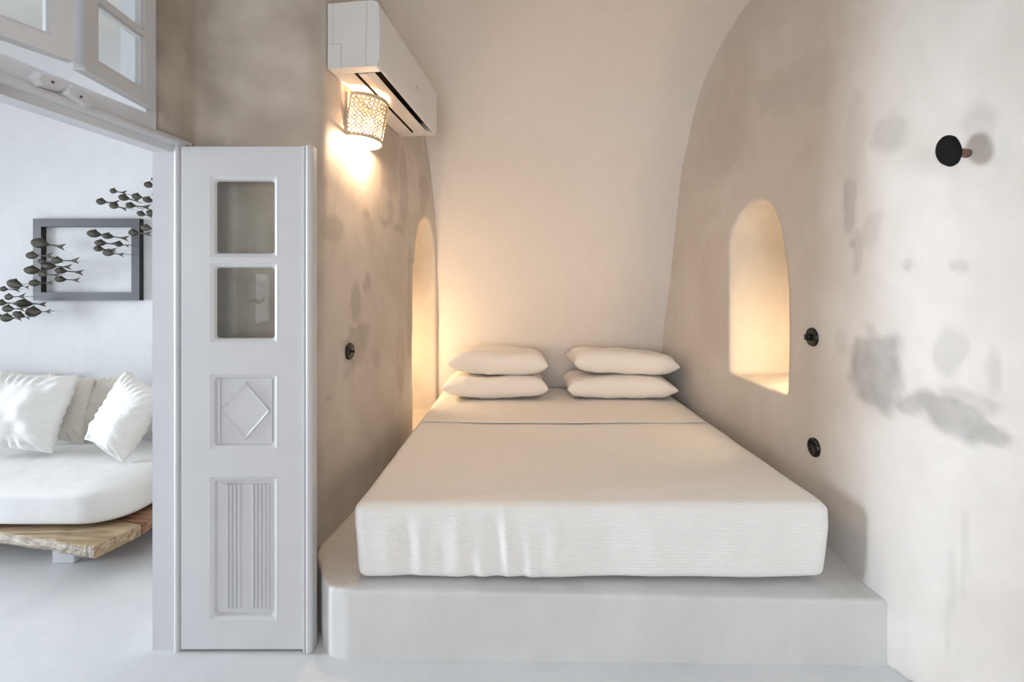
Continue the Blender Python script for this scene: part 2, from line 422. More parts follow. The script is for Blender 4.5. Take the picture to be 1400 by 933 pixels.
slab('wall_side_back', (-5.6, 3.06, 0), (-1.38, 3.25, 3.2), M['wall_side'], 'white plastered back wall of the adjoining room')
holed_wall('wall_side_left', (-5.7, -.55, 0), (-5.5, 3.25, 3.2), (.65, 2.05, .55, 2.15), 0, M['wall_side'], 'outer wall of the adjoining room with a window')
slab('wall_side_front', (-5.6, -.55, 0), (-1.557, -.35, 3.2), M['wall_side'], 'near wall of the adjoining room')
holed_wall('wall_rear', (-1.62, -3.5, 0), (2.15, -3.3, 3.35), (-1.35, .45, .15, 2.1), 1, M['wall_side'], 'wall behind the viewpoint with a wide glazed opening')

# ------------------------------------------------------------------ masonry platform
def plat_pts():
    f = [(-.60, 1.655), (-.3, 1.652), (.3, 1.645), (.9, 1.635), (rwx(1.63)+.015, 1.630)]
    r = [(rwx(y)+.015, y) for y in (1.75, 1.9, 2.2, 2.6, 3.0, 3.4, 3.73)]
    l = [(lwx(3.73)-.012, 3.73), (lwx(3.2)-.012, 3.2), (lwx(2.5)-.012, 2.5), (lwx(1.97)-.012, 1.97), (-.815, 1.90), (-.79, 1.85), (-.745, 1.78), (-.715, 1.72), (-.665, 1.67)]
    return f+r+l
bm = bmesh.new(); prism(bm, plat_pts(), -.03, .252)
pl = link('bed_platform', bm, M['platform'])
bake(pl, [('REMESH', dict(mode='VOXEL', voxel_size=.010)), ('SMOOTH', dict(iterations=5, factor=.5))])
for v in pl.data.vertices:
    if v.co.z > .1: v.co.z -= .020*max(0, min(1, (v.co.x+.3)/1.5))*max(0, min(1, (2.2-v.co.y)/.5))*(v.co.z-.1)/.15
wobble(pl, .0035, 2.5)
tag(pl, 'low white plastered masonry platform filling the alcove under the mattress', 'platform')

# ------------------------------------------------------------------ bed
def bed_warp(q):
    t = (q.y-1.70)/2.0
    x = q.x+.045*t if q.x < .3 else q.x+.018*t
    z = q.z
    # sides tuck in toward the bottom
    k = max(0, (.46-z)/.25); c = .31
    x = c+(x-c)*(1-.020*k)
    return Vector((x, q.y+(.010*k if q.y < 2 else 0), z))
def fold(p, nn):
    d = Vector((0, 0, 0))
    if nn.y < -.3:
        for x, w, a, lean, zc, zw in [(-.39,.022,-.008,.02,.38,.10),(-.345,.022,.007,.03,.37,.09),(-.26,.018,-.004,.03,.34,.07),(-.20,.03,.007,.04,.40,.10),(-.17,.02,-.007,.10,.31,.06),(-.125,.020,.008,.12,.31,.06),(-.06,.022,-.012,.05,.37,.10),(-.022,.018,.012,.06,.38,.10),(.02,.016,-.009,.16,.31,.06),(.06,.024,.007,.10,.34,.09),(.16,.03,.004,.02,.38,.1),(.36,.04,-.003,.02,.4,.1),(.52,.05,.003,0,.4,.1),(.8,.06,.003,0,.38,.1),(-.47,.03,.005,.02,.36,.1)]:
            t = (p.x-x-lean*(.4-p.z))/w
            d.y -= a*math.exp(-t*t)*math.exp(-((p.z-zc)/zw)**2)
        d.y += .004*noise.noise(p*5)
    d += nn*(.003*noise.noise(p*4)+.0012*noise.noise(p*13))
    if nn.z > .8: d.z += .006*noise.noise(Vector((p.x*1.3, p.y*1.3, 0)))
    if p.z < .262: d.z = max(d.z, 0)
    return d
mt = soft_box('bed_mattress', M['linen'], (-.570, 1.730, .262), (1.170, 3.69, .527), .05, (24, 24, 8), warp=bed_warp)
tag(mt, 'thick double mattress hidden under the ribbed white bedspread', 'mattress')
bs = soft_box('bedspread', M['spread'], (-.597, 1.697, .257), (1.198, 3.705, .543), (.042, .040, .034), (220, 120, 40), disp=fold, warp=bed_warp)
# open the underside so it is a cover, then give it cloth thickness
bm = bmesh.new(); bm.from_mesh(bs.data)
dele = [f for f in bm.faces if f.normal.z < -.9 and -.45 < f.calc_center_median().x < 1.05 and 1.85 < f.calc_center_median().y < 3.6]
bmesh.ops.delete(bm, geom=dele, context='FACES'); bm.to_mesh(bs.data); bm.free()
tag(bs, 'white ribbed cotton bedspread wrapped tightly over the double bed', 'bedspread')

# turned down sheet across the head of the bed: thin cloth following the top
bm = bmesh.new(); NX, NY = 90, 50
def sheet_p(i, j):
    u = i/NX; v = j/NY
    x = -.60+1.85*u
    yf = 2.745-.045*math.sin(math.pi*u)+.006*noise.noise(Vector((x*4, 0, 0)))
    y = yf+(3.60-yf)*v
    z = .5465+.0022*noise.noise(Vector((x*3, y*3, 1)))+.006*noise.noise(Vector((x*1.3, y*1.3, 0)))
    # faint ridge of the hidden hem, lifted front lip
    z += .0035*math.exp(-((y-2.86)/.012)**2)+.006*math.exp(-v*18)*(0.4+.6*math.sin(math.pi*u))
    lx = bed_warp(Vector((-.597, y, .53))).x; rx = bed_warp(Vector((1.198, y, .53))).x
    x = max(lx+.012, min(rx-.012, lx+(rx-lx)*u))
    e = min(x-lx, rx-x)
    if e < .05: z -= .035*(1-e/.05)**2
    return (x, y, z)
V = [[bm.verts.new(sheet_p(i, j)) for i in range(NX+1)] for j in range(NY+1)]
for j in range(NY):
    for i in range(NX): bm.faces.new((V[j][i], V[j][i+1], V[j+1][i+1], V[j+1][i]))
sh = link('bed_sheet', bm, M['sheet'], smooth=True)
bake(sh, [('SOLIDIFY', dict(thickness=.004, offset=0))])
for p in sh.data.polygons: p.use_smooth = True
tag(sh, 'smooth white sheet turned down across the head of the bed', 'sheet')

def pillow_mesh(w, d, h, seed, pinch=.06, wr=.006, n=44, flat=.35, pw=3.0):
    bm = bmesh.new(); off = Vector((seed*3.7, seed*1.3, seed*2.1)); vs = {}
    for s in (1, -1):
        for i in range(n+1):
            for j in range(n+1):
                u = 2*i/n-1; v = 2*j/n-1
                edge = i in (0, n) or j in (0, n)
                if s == -1 and edge: vs[(s, i, j)] = vs[(1, i, j)]; continue
                u2 = math.sin(u*math.pi/2)*.5+u*.5; v2 = math.sin(v*math.pi/2)*.5+v*.5
                x = u2*w/2*(1-pinch*(1-v2*v2)*abs(u2)); y = v2*d/2*(1-pinch*(1-u2*u2)*abs(v2))
                t = max(0, (1-abs(u2)**pw))**.5*max(0, (1-abs(v2)**pw))**.5
                k = .5 if s == 1 else flat
                z = s*h*k*t
                p = Vector((x, y, 0))
                # gathers that radiate from the seam
                e = max(abs(u2), abs(v2)); g = wr*math.exp(-((e-.86)/.14)**2)*math.sin((math.atan2(v2, u2))*26+6*noise.noise(p*5+off))
                z += (wr*1.6*noise.noise(p*6+off+Vector((0, 0, s)))+wr*.7*noise.noise(p*15+off)+g*.5)*min(1, t*2)*s
                z += .012*noise.noise(p*3+off)
                x += .006*noise.noise(Vector((0, y*7, seed))); y += .006*noise.noise(Vector((x*7, 0, seed+4)))
                vs[(s, i, j)] = bm.verts.new((x, y, z))
    for s in (1, -1):
        for i in range(n):
            for j in range(n):
                q = [vs[(s, i, j)], vs[(s, i+1, j)], vs[(s, i+1, j+1)], vs[(s, i, j+1)]]
                bm.faces.new(q if s == 1 else q[::-1])
    return bm

def pillow(px0, px1, ybase, Y, seed, zb, h, label, ry=0, rz=0):
    w = (px1-px0)/F*(Y-.10); cx = ((px0+px1)/2-CX)/F*(Y-.10)
    o = link('pillow', pillow_mesh(w, .46, h, seed, .05, .006, flat=.45, pw=5.5), M['pillow'], smooth=True)
    o.location = (cx, Y+.02, zb+h*.45); o.rotation_euler = (math.radians(-1), ry, rz)
    return tag(o, label, 'pillow', 'white pillows stacked on the bed')
pillow(606, 748, 546, 3.42, 1, .556, .168, 'white pillow at the bottom of the left stack on the bed', .01, .02)
pillow(614, 749, 517, 3.45, 2, .720, .176, 'white pillow on top of the left stack on the bed', .03, -.02)
pillow(774, 921, 549, 3.42, 3, .556, .168, 'white pillow at the bottom of the right stack on the bed', 0, -.02)
pillow(781, 923, 519, 3.45, 4, .720, .176, 'white pillow on top of the right stack on the bed', .035, .03)

# ------------------------------------------------------------------ door_1 : frame + open leaf
door = empty('door_1', (-1.29, 1.70, 0)); tag(door, 'white panelled double door frame with one glazed leaf folded open', kind='structure')
def part(name, bm, mat, parent, smooth=False):
    o = link(name, bm, mat, None, smooth)
    root = parent
    loc = Vector((0, 0, 0)); q = parent
    while q: loc += q.location; q = q.parent
    o.data.transform(Matrix.Translation(-loc)); o.parent = parent
    return o
n_d = Vector((1, -.13, 0)).normalized(); t_d = Vector((.13, 1, 0)).normalized()
def dw(Y, n=0): return Vector((dwx(Y), Y, 0))+n_d*n
bm = bmesh.new()
# far jamb: board, stop and rounded bead (faces the viewer across the opening)
def vprism(bm, pts, z0, z1): prism(bm, pts, z0, z1)
vprism(bm, [(-1.343,1.70),(-1.262,1.70),(-1.262,1.79),(-1.343,1.79)], 0, 1.90)
bead = [(-1.262,1.703),(-1.258,1.694),(-1.250,1.690),(-1.243,1.692),(-1.2385,1.70),(-1.2385,1.79),(-1.262,1.79)]
vprism(bm, bead, 0, 1.895)
# near jamb
vprism(bm, [tuple(dw(.64)[:2]), tuple(dw(.672)[:2]), tuple((dw(.672, -.10))[:2]), tuple((dw(.64, -.10))[:2])], 0, 1.90)
# head of the door: beam face, bead and stop
side = n_d
sweep(bm, [(-.10,1.862),(-.10,1.90),(-.024,1.90),(-.024,1.886),(-.034,1.862)], dw(.672), dw(1.70), side)
sweep(bm, [(-.10,1.90),(-.10,1.956),(.0,1.956),(.0,1.898),(-.024,1.898)], dw(.672), dw(1.60), side)
sweep(bm, [(-.024,1.884),(-.024,1.90),(.003,1.906),(.010,1.900),(.012,1.892),(.008,1.885),(0,1.882)], dw(.672), dw(1.715), side)
sweep(bm, [(-.10,1.90),(-.10,1.912),(.0,1.912),(.0,1.898)], dw(1.60), dw(1.75), side)
part('door_frame', bm, M['paint'], door)

LY = 1.69; TH = .036
def lx(px): return (px-CX)/F*LY
def lz(py): return H-(py-HY)/F*LY
leaf_bm = bmesh.new()
x0, x1, x2, x3 = lx(247.5), lx(287), lx(379), lx(414)
def fb(xa, xb, ya, yb, d0=0, d1=TH): box(leaf_bm, (xa, LY+d0, lz(ya)), (xb, LY+d1, lz(yb)))
fb(x0, x1, 200.5, 888); fb(x2, x3, 200.5, 888)
holes = [(241, 352), (360, 469), (512, 615), (653, 849)]
prev = 200.5
for a, b in holes: fb(x1, x2, prev, a); prev = b
fb(x1, x2, prev, 888)
# sloping mouldings round the inside of each opening
def ring(bm, xa, xb, za, zb, w, ya, yb, c=.0):
    """chamfer ring from outer rect at depth ya to inner rect at depth yb"""
    def rr(x0, x1, z0, z1, r, y):
        out = []
        for cx, cz, s in ((x1-r, z1-r, 0), (x0+r, z1-r, 1), (x0+r, z0+r, 2), (x1-r, z0+r, 3)):
            for k in range(5):
                a = (s+k/4)*math.pi/2; out.append(bm.verts.new((cx+r*math.cos(a), y, cz+r*math.sin(a))))
        return out
    A = rr(xa, xb, zb, za, .004, ya); B = rr(xa+w, xb-w, zb+w, za-w, .012, (ya+yb)/2-.002); C = rr(xa+w*1.4, xb-w*1.4, zb+w*1.4, za-w*1.4, .010, yb)
    n = len(A)
    for P, Q in ((A, B), (B, C)):
        for i in range(n): bm.faces.new((P[i], P[(i+1) % n], Q[(i+1) % n], Q[i]))
for k, (a, b) in enumerate(holes):
    ring(leaf_bm, x1, x2, lz(a), lz(b), .012 if k < 2 else .013, LY-.0005, LY+.016)
leaf = part('door_leaf', leaf_bm, M['paint'], door); leaf['label'] = 'narrow white leaf with two glass panes and carved panels'
for a, b in holes[:2]:
    bm = bmesh.new(); box(bm, (x1+.004, LY+.014, lz(a)-.004), (x2-.004, LY+.018, lz(b)+.004)); part('glass_pane', bm, M['glass'], leaf)
# diamond panel
bm = bmesh.new(); a, b = holes[2]; box(bm, (x1+.002, LY+.015, lz(a)-.002), (x2-.002, LY+.028, lz(b)+.002))
# raised field: sheared bars and diamond pyramid
zc = (lz(516)+lz(610))/2; xc = lx(333); hx = (lx(369)-lx(298))/2; hz = (lz(522)-lz(604))/2
xa, xb_, za, zb = lx(297), lx(370), lz(519), lz(607)
box(bm, (xa, LY+.009, zb), (xa+.005, LY+.016, za)); box(bm, (xb_-.005, LY+.009, zb), (xb_, LY+.016, za))
pts = [(xc-hx, zc), (xc, zc+hz), (xc+hx, zc), (xc, zc-hz)]
o_ = [bm.verts.new((x, LY+.0155, z)) for x, z in pts]; i_ = [bm.verts.new((xc+(x-xc)*.94, LY+.007, zc+(z-zc)*.94)) for x, z in pts]; j_ = [bm.verts.new((xc+(x-xc)*.86, LY+.011, zc+(z-zc)*.86)) for x, z in pts]
for k in range(4):
    bm.faces.new((o_[k], o_[(k+1) % 4], i_[(k+1) % 4], i_[k])); bm.faces.new((i_[k], i_[(k+1) % 4], j_[(k+1) % 4], j_[k]))
bm.faces.new(j_)
p = part('door_panel', bm, M['paint'], leaf); p['label'] = 'square panel carved with a diamond'
bm = bmesh.new(); a, b = holes[3]; box(bm, (x1+.002, LY+.016, lz(a)-.002), (x2-.002, LY+.028, lz(b)+.002))
box(bm, (lx(300), LY+.013, lz(838)), (lx(366), LY+.017, lz(664)))
for c in [309, 314, 319.5, 325.5, 344, 349, 354.5, 360]:
    xx = lx(c); prof = [(-.0055, 0), (-.0035, -.0055), (0, -.0085), (.0035, -.0055), (.0055, 0)]
    sweep(bm, prof, (xx, LY+.0135, lz(835)), (xx, LY+.0135, lz(664)), Vector((1, 0, 0)), Vector((0, 1, 0)))
p = part('door_panel', bm, M['paint'], leaf); p['label'] = 'tall panel carved with two sets of vertical flutes'
bm = bmesh.new()
xx = lx(414)
prof = [(0, TH), (0, -.002), (.003, -.007), (.008, -.007), (.011, -.002), (.013, .000), (.016, -.009), (.023, -.014), (.031, -.011), (.036, -.003), (.037, .008), (.037, TH)]
sweep(bm, prof, (xx, LY, lz(890)), (xx, LY, lz(200)), Vector((1, 0, 0)), Vector((0, 1, 0)))
part('edge_moulding', bm, M['paint'], leaf)
# the other leaf, shut, beyond the left edge of the picture
R2 = Matrix.Rotation(math.atan2(1, .13), 4, 'Z'); rl = door.location.copy()
M2 = Matrix.Translation(dw(.674, -.014)-rl) @ R2 @ Matrix.Translation(rl-Vector((x0, LY, 0)))
kids = [o for o in bpy.data.objects if o.parent == leaf]
leaf2 = leaf.copy(); col.objects.link(leaf2); leaf2['label'] = 'second narrow leaf, shut'; leaf2.matrix_local = M2
for k_ in kids:
    c_ = k_.copy(); col.objects.link(c_); c_.parent = leaf2
def l2(x, y, z): return Vector((x, y, z))-rl
bm = bmesh.new(); hx_ = x3+.006
box(bm, l2(hx_-.016, LY-.006, 1.16), l2(hx_+.016, LY, 1.36))
lathe(bm, [(0, 0), (.010, 0), (.009, .045), (0, .045)], frame_to(l2(hx_, LY-.006, 1.29), (0, -1, 0)), 14)
prev_ = None
for k in range(15):
    t = k/14; c = l2(hx_-.10*t, LY-.046, 1.29-.012*math.sin(t*math.pi*1.6)); r_ = .009-.004*t
    ring_ = [bm.verts.new(c+Vector((0, r_*math.cos(a), r_*math.sin(a)))) for a in [2*math.pi*q/8 for q in range(8)]]
    if prev_:
        for q in range(8): bm.faces.new((prev_[q], prev_[(q+1) % 8], ring_[(q+1) % 8], ring_[q]))
    else: bm.faces.new(ring_)
    prev_ = ring_
bm.faces.new(prev_)
hd = link('lever_handle', bm, M['iron'], leaf2, False)
# turn buttons on the beam
for px, py, ang in ((62, 113, .12), (101, 133, -.35)):
    Y = 1.459/(.13-(px-CX)/F); z = H-(py-HY)/F*Y
    bm = bmesh.new(); c, s = math.cos(ang), math.sin(ang)
    outl = [(-.044, -.005), (-.032, -.020), (.024, -.018), (.042, -.004), (.038, .012), (.016, .022), (-.030, .019)]
    def q(u, w, n): return dw(Y, n)+t_d*(u*c-w*s)+Vector((0, 0, z+u*s+w*c))
    A = [bm.verts.new(q(u, w, 0)) for u, w in outl]; B = [bm.verts.new(q(u, w, .012)) for u, w in outl]; C = [bm.verts.new(q(u*.78, w*.7, .024)) for u, w in outl]
    m_ = len(outl)
    for P, Q in ((A, B), (B, C)):
        for i in range(m_): bm.faces.new((P[i], P[(i+1) % m_], Q[(i+1) % m_], Q[i]))
    bm.faces.new(C); bm.faces.new(A[::-1])
    tb = part('turn_button', bm, M['paint'], door)
    bm = bmesh.new(); lathe(bm, [(0, .026), (.003, .0255), (.004, .024), (.004, .020)], frame_to(q(0, 0, 0)+Vector((0, 0, 0)), n_d), 12); part('screw', bm, M['iron'], tb)

# ------------------------------------------------------------------ window_1 : transom above the door with two opened sashes
win = empty('window_1', (dwx(1.28), 1.28, 1.95)); tag(win, 'white transom window over the doorway with two small sashes ajar', kind='structure')
bm = bmesh.new()
sweep(bm, [(-.10,1.956),(-.10,2.475),(0,2.475),(0,1.956)], dw(1.562), dw(1.60), n_d)
sweep(bm, [(-.10,1.956),(-.10,2.475),(0,2.475),(0,1.956)], dw(.93), dw(.985), n_d)
sweep(bm, [(-.10,2.44),(-.10,2.475),(0,2.475),(0,2.44)], dw(.985), dw(1.562), n_d)
part('window_frame', bm, M['paint'], win)
def sash(hinge, free, out):
    """two-pane sash from the hinge point to the free end; out = unit normal toward the room"""
    d = (free-hinge); w = d.length; d = d/w; th = .032; z0 = 1.968; zt = 2.432
    bm = bmesh.new()
    def bar(u0, u1, w0, w1, n0=0, n1=th):
        sweep(bm, [(n0, w0), (n1, w0), (n1, w1), (n0, w1)], hinge+d*u0, hinge+d*u1, out)
    st = .046; bar(0, st, z0, zt); bar(w-st, w, z0, zt)
    zs = [z0, z0+.046, (z0+zt)/2-.010, (z0+zt)/2+.010, zt-.046, zt]
    bar(st, w-st, zs[0], zs[1]); bar(st, w-st, zs[2], zs[3]); bar(st, w-st, zs[4], zs[5])
    # raised beads round the panes
    for a, b in ((zs[1], zs[2]), (zs[3], zs[4])):
        for u0, u1, w0, w1 in ((st, st+.008, a, b), (w-st-.008, w-st, a, b), (st+.008, w-st-.008, a, a+.008), (st+.008, w-st-.008, b-.008, b)):
            bar(u0, u1, w0, w1, .006, th-.008)
    s_ = part('sash', bm, M['paint'], win)
    for a, b in ((zs[1], zs[2]), (zs[3], zs[4])):
        bm = bmesh.new(); sweep(bm, [(.012, a+.002), (.015, a+.002), (.015, b-.002), (.012, b-.002)], hinge+d*(st+.002), hinge+d*(w-st-.002), out)
        part('glass_pane', bm, M['glass'], s_)
    return s_
h1 = Vector((dwx(1.558), 1.558, 0)); f1 = Vector((-1.234, 1.279, 0)); d1 = (f1-h1).normalized()
s1 = sash(h1, f1, Vector((-d1.y, d1.x, 0)) if (-d1.y) > 0 else Vector((d1.y, -d1.x, 0)))
h2 = Vector((dwx(.99), .99, 0)); f2 = Vector((-1.212, 1.243, 0)); d2 = (f2-h2).normalized()
s2 = sash(h2, f2, Vector((d2.y, -d2.x, 0)))
# hinges
for zz in (2.083, 2.36):
    bm = bmesh.new()
    c = dw(1.568, .006)
    for k in range(3): lathe(bm, [(0, -.012), (.005, -.012), (.005, .010), (0, .010)], Matrix.Translation(c+Vector((0, 0, zz+(k-1)*.024))), 10)
    sweep(bm, [(0, zz-.034), (.003, zz-.034), (.003, zz+.034), (0, zz+.034)], dw(1.565), dw(1.585), n_d)
    part('hinge', bm, M['iron'], win)

# ------------------------------------------------------------------ air conditioner on the alcove's left wall
u_l = Vector((.1125, 1, 0)).normalized(); n_l = Vector((1, -.1125, 0)).normalized()
AC0 = Vector((lwx(1.99), 1.99, 2.309)); ACL = .90
ac = empty('air_conditioner', AC0+u_l*ACL/2); tag(ac, 'white split air conditioner mounted high on the left alcove wall above the sconce', 'air conditioner')
def acp(u): return AC0+u_l*u
full = [(.004, .004), (.004, .288), (.205, .290), (.228, .284), (.237, .268), (.240, .20), (.240, .09), (.239, .045), (.236, .024), (.231, .010), (.224, .004)]
notch = full+[(.220, .030), (.205, .062), (.150, .070), (.108, .040), (.098, .004)]
bm = bmesh.new()
sweep(bm, full, acp(.012), acp(.055), n_l); sweep(bm, full, acp(.845), acp(ACL-.012), n_l); sweep(bm, notch, acp(.055), acp(.845), n_l)
body = part('housing', bm, M['plastic'], ac)
bv = body.modifiers.new('b', 'BEVEL'); bv.width = .003; bv.segments = 2; bv.limit_method = 'ANGLE'; bv.angle_limit = math.radians(50)
# end covers with their seams
for u0, u1 in ((0, .0115), (ACL-.0115, ACL)):
    bm = bmesh.new()
    sweep(bm, [(.004, .110), (.004, .288), (.030, .2883), (.030, .110)], acp(u0), acp(u1), n_l)
    sweep(bm, [(.004, .004), (.004, .1085), (.0655, .1085), (.0655, .004)], acp(u0), acp(u1), n_l)
    sweep(bm, [(.0315, .110), (.0315, .2885), (.183, .290), (.180, .15), (.176, .06), (.184, .004), (.067, .004), (.067, .110)], acp(u0), acp(u1), n_l)
    part('end_cover', bm, M['plastic'], ac)
    bm = bmesh.new()
    sweep(bm, [(.1845, .290), (.205, .290), (.228, .284), (.237, .268), (.240, .20), (.240, .09), (.239, .045), (.236, .024), (.231, .010), (.224, .004), (.1855, .004), (.1775, .06), (.1815, .15)], acp(u0), acp(u1), n_l)
    part('front_cover_end', bm, M['plastic'], ac)
bm = bmesh.new(); sweep(bm, [(.0985, .005), (.1085, .0405), (.150, .0695), (.2045, .0615), (.2195, .030), (.2235, .005), (.2205, .005), (.216, .03), (.201, .058), (.150, .066), (.111, .037), (.1015, .005)], acp(.056), acp(.844), n_l)
part('outlet_lining', bm, M['dark'], ac)
bm = bmesh.new(); sweep(bm, [(.114, .006), (.114, .012), (.150, .010), (.186, .014), (.190, .009), (.150, .003)], acp(.068), acp(.832), n_l)
v_ = part('louvre', bm, M['plastic'], ac)
bm = bmesh.new()
for k in (.50,):
    sweep(bm, [(.2402, .128), (.2412, .128), (.2412, .138), (.2402, .142)], acp(k), acp(k+.006), n_l)
    sweep(bm, [(.2402, .118), (.2412, .116), (.2412, .124), (.2402, .124)], acp(k+.010), acp(k+.018), n_l)
part('badge', bm, M['iron'], ac)

# ------------------------------------------------------------------ perforated sconce
SY = 2.29; sc0 = Vector((lwx(SY), SY, 2.185))
sc = empty('wall_sconce', sc0); tag(sc, 'lit half round pierced ceramic wall sconce tucked under the air conditioner', 'wall lamp')
R1, R2, SH = .128, .122, .205
def scp(a, z, r=0):
    """a in 0..pi round the half cylinder, z -SH/2..SH/2"""
    tilt = z*.16
    k = 1+.05*(z/SH)
    return sc0+u_l*((R1*k+r)*-math.cos(a))+n_l*((R2*k+r)*math.sin(a)+tilt+.012)+Vector((0, 0, z))
bm = bmesh.new(); cols, rws = 22, 9
hex_w = math.pi/cols; z0 = -SH/2+.016; z1 = SH/2-.016; rh = (z1-z0)/rws
def cell(ca, cz, wa, hz, rad):
    out = []; inn = []
    N = 12
    for k in range(N):
        t = 2*math.pi*k/N; cx_, sx_ = math.cos(t), math.sin(t); s = 1/max(abs(cx_), abs(sx_))
        out.append(bm.verts.new(scp(ca+wa/2*cx_*s, cz+hz/2*sx_*s)))
        inn.append(bm.verts.new(scp(ca+wa/2*cx_*rad, cz+hz/2*sx_*rad)))
    for k in range(N): bm.faces.new((out[k], out[(k+1) % N], inn[(k+1) % N], inn[k]))
mid = math.pi/2*1.0
for j in range(rws):
    # rows stay in bands; irregular split of each row into cells
    for seg0, seg1 in ((.05, mid-.045), (mid+.045, math.pi-.05)):
        rr_ = random.Random(j*7+int(seg0*10)); ws = [rr_.uniform(.75, 1.3) for _ in range(9)]; tot = sum(ws); a = seg0
        for w_ in ws:
            wa = w_/tot*(seg1-seg0); cell(a+wa/2, z0+rh*(j+.5), wa, rh, rr_.uniform(.56, .74)); a += wa
def band(a0, a1, za, zb, n=24, r=0):
    A = [bm.verts.new(scp(a0+(a1-a0)*k/n, za, r)) for k in range(n+1)]; B = [bm.verts.new(scp(a0+(a1-a0)*k/n, zb, r)) for k in range(n+1)]
    for k in range(n): bm.faces.new((A[k], A[k+1], B[k+1], B[k]))
band(0, math.pi, -SH/2, z0, r=.001); band(0, math.pi, z1, SH/2, r=.001); band(0, .05, z0, z1, 2); band(math.pi-.05, math.pi, z0, z1, 2); band(mid-.045, mid+.045, z0, z1, 2)
bmesh.ops.remove_doubles(bm, verts=bm.verts, dist=.0004)
shd = part('lamp_shade', bm, M['shade'], sc)
sm = shd.modifiers.new('s', 'SOLIDIFY'); sm.thickness = .006; sm.offset = -1
bm = bmesh.new()
sweep(bm, [(-.13, -SH/2), (.13, -SH/2), (.13, SH/2), (-.13, SH/2)], sc0-n_l*.012, sc0+n_l*.012, u_l); part('back_plate', bm, M['shade'], sc)
bm = bmesh.new(); bc = sc0+n_l*.062+Vector((0, 0, -.01))
lathe(bm, [(0, -.052), (.016, -.047), (.027, -.030), (.030, -.012), (.024, .010), (.014, .030), (.013, .036)], Matrix.Translation(bc), 20); part('bulb', bm, M['bulb'], sc, True)
bm = bmesh.new(); lathe(bm, [(.0135, .036), (.0175, .036), (.0175, .07), (0, .07)], Matrix.Translation(bc), 20)
sweep(bm, [(-.006, .055), (.006, .055), (.006, .066), (-.006, .066)], bc-n_l*.055, bc-n_l*.010, u_l); part('bulb_holder', bm, M['shade'], sc)

# ------------------------------------------------------------------ switches and sockets
def fixture(p, n, r, label, kind, name, cat):
    o = empty(name, p); tag(o, label, cat)
    F4 = frame_to(p, n)
    bm = bmesh.new(); lathe(bm, [(0, -.004), (r, -.004), (r, .005), (r*.96, .010), (r*.80, .013), (r*.72, .011), (r*.55, .011), (r*.50, .013), (0, .013)] if kind != 'socket' else [(0, -.004), (r, -.004), (r, .005), (r*.96, .010), (r*.84, .013), (r*.74, .012), (r*.66, .004), (0, .003)], F4, 32); part('cover_plate', bm, M['black'], o, True)
    if kind == 'rotary':
        bm = bmesh.new(); lathe(bm, [(.016, .010), (.016, .022), (.013, .026), (0, .027)], F4, 20)
        b2 = bmesh.new()
        x = F4.to_3x3() @ Vector((1, 0, 0)); y = F4.to_3x3() @ Vector((0, 1, 0)); nn = Vector(n).normalized()
        sweep(bm, [(-.006, -.013), (.006, -.013), (.006, .013), (-.006, .013)], p+nn*.024, p+nn*.036, y, x); part('rotary_knob', bm, M['black'], o)
    elif kind == 'toggle':
        bm = bmesh.new(); lathe(bm, [(.007, .011), (.006, .018), (.008, .024), (.006, .029), (0, .030)], F4, 16); part('toggle', bm, M['black'], o, True)
        for s in (-1, 1):
            bm = bmesh.new(); lathe(bm, [(.004, .012), (.004, .0145), (0, .015)], F4 @ Matrix.Translation((0, s*.022, 0)), 10); part('screw', bm, M['iron'], o, True)
    else:
        for s in (-1, 1):
            bm = bmesh.new(); lathe(bm, [(0, .004), (.0035, .004), (.0035, .0055), (0, .0055)], F4 @ Matrix.Translation((0, s*.010, 0)), 10); part('socket_contact', bm, M['iron'], o)
def rnorm(Y):
    d = (rwx(Y+.05)-rwx(Y-.05))/.1; return Vector((-1, d, 0)).normalized()
from mathutils.bvhtree import BVHTree
def bvh(o):
    bm = bmesh.new(); bm.from_mesh(o.data); t = BVHTree.FromBMesh(bm); bm.free(); return t
BR = bvh(wr); BL = bvh(wl)
def hit(tree, px, py):
    d = Vector(((px-CX)/F, 1, -(py-HY)/F)).normalized(); loc, nrm, i, dist = tree.ray_cast(Vector((0, 0, H)), d); return loc
def sm_n(n): return n
p = hit(BR, 1111.5, 461); fixture(p, rnorm(p.y), .043, 'round black rotary light switch on the right alcove wall, above the socket', 'rotary', 'light_switch', 'light switch')
p = hit(BR, 1114, 612); fixture(p, rnorm(p.y), .043, 'round black recessed socket low on the right alcove wall beside the mattress', 'socket', 'wall_socket', 'socket')
p = hit(BL, 477, 480.5); fixture(p, n_l, .041, 'round black toggle light switch on the stained left alcove wall', 'toggle', 'light_switch', 'light switch')

# ------------------------------------------------------------------ pebble hook
p = hit(BR, 1322, 210); nk = rnorm(p.y)
hk = empty('wall_hook', p); tag(hk, 'black pebble coat hook on a short brown wooden stem on the right wall', 'hook')
F4 = frame_to(p, nk)
bm = bmesh.new(); lathe(bm, [(0, -.006), (.0135, -.006), (.0125, .03), (.012, .078), (0, .078)], F4, 20); part('stem', bm, M['stem'], hk, True)
bm = bmesh.new(); bmesh.ops.create_icosphere(bm, subdivisions=5, radius=1)
for v in bm.verts:
    q = v.co.copy(); k = 1+.05*noise.noise(q*1.6)+.012*noise.noise(q*9)
    x = q.x*.050*k*(1-.06*q.y); y = q.y*.031*k; z = q.z*.016*k
    x, y = x*math.cos(.22)-y*math.sin(.22), x*math.sin(.22)+y*math.cos(.22)
    v.co = F4 @ Vector((x, y, .088+z))
part('pebble', bm, M['pebble'], hk, True)

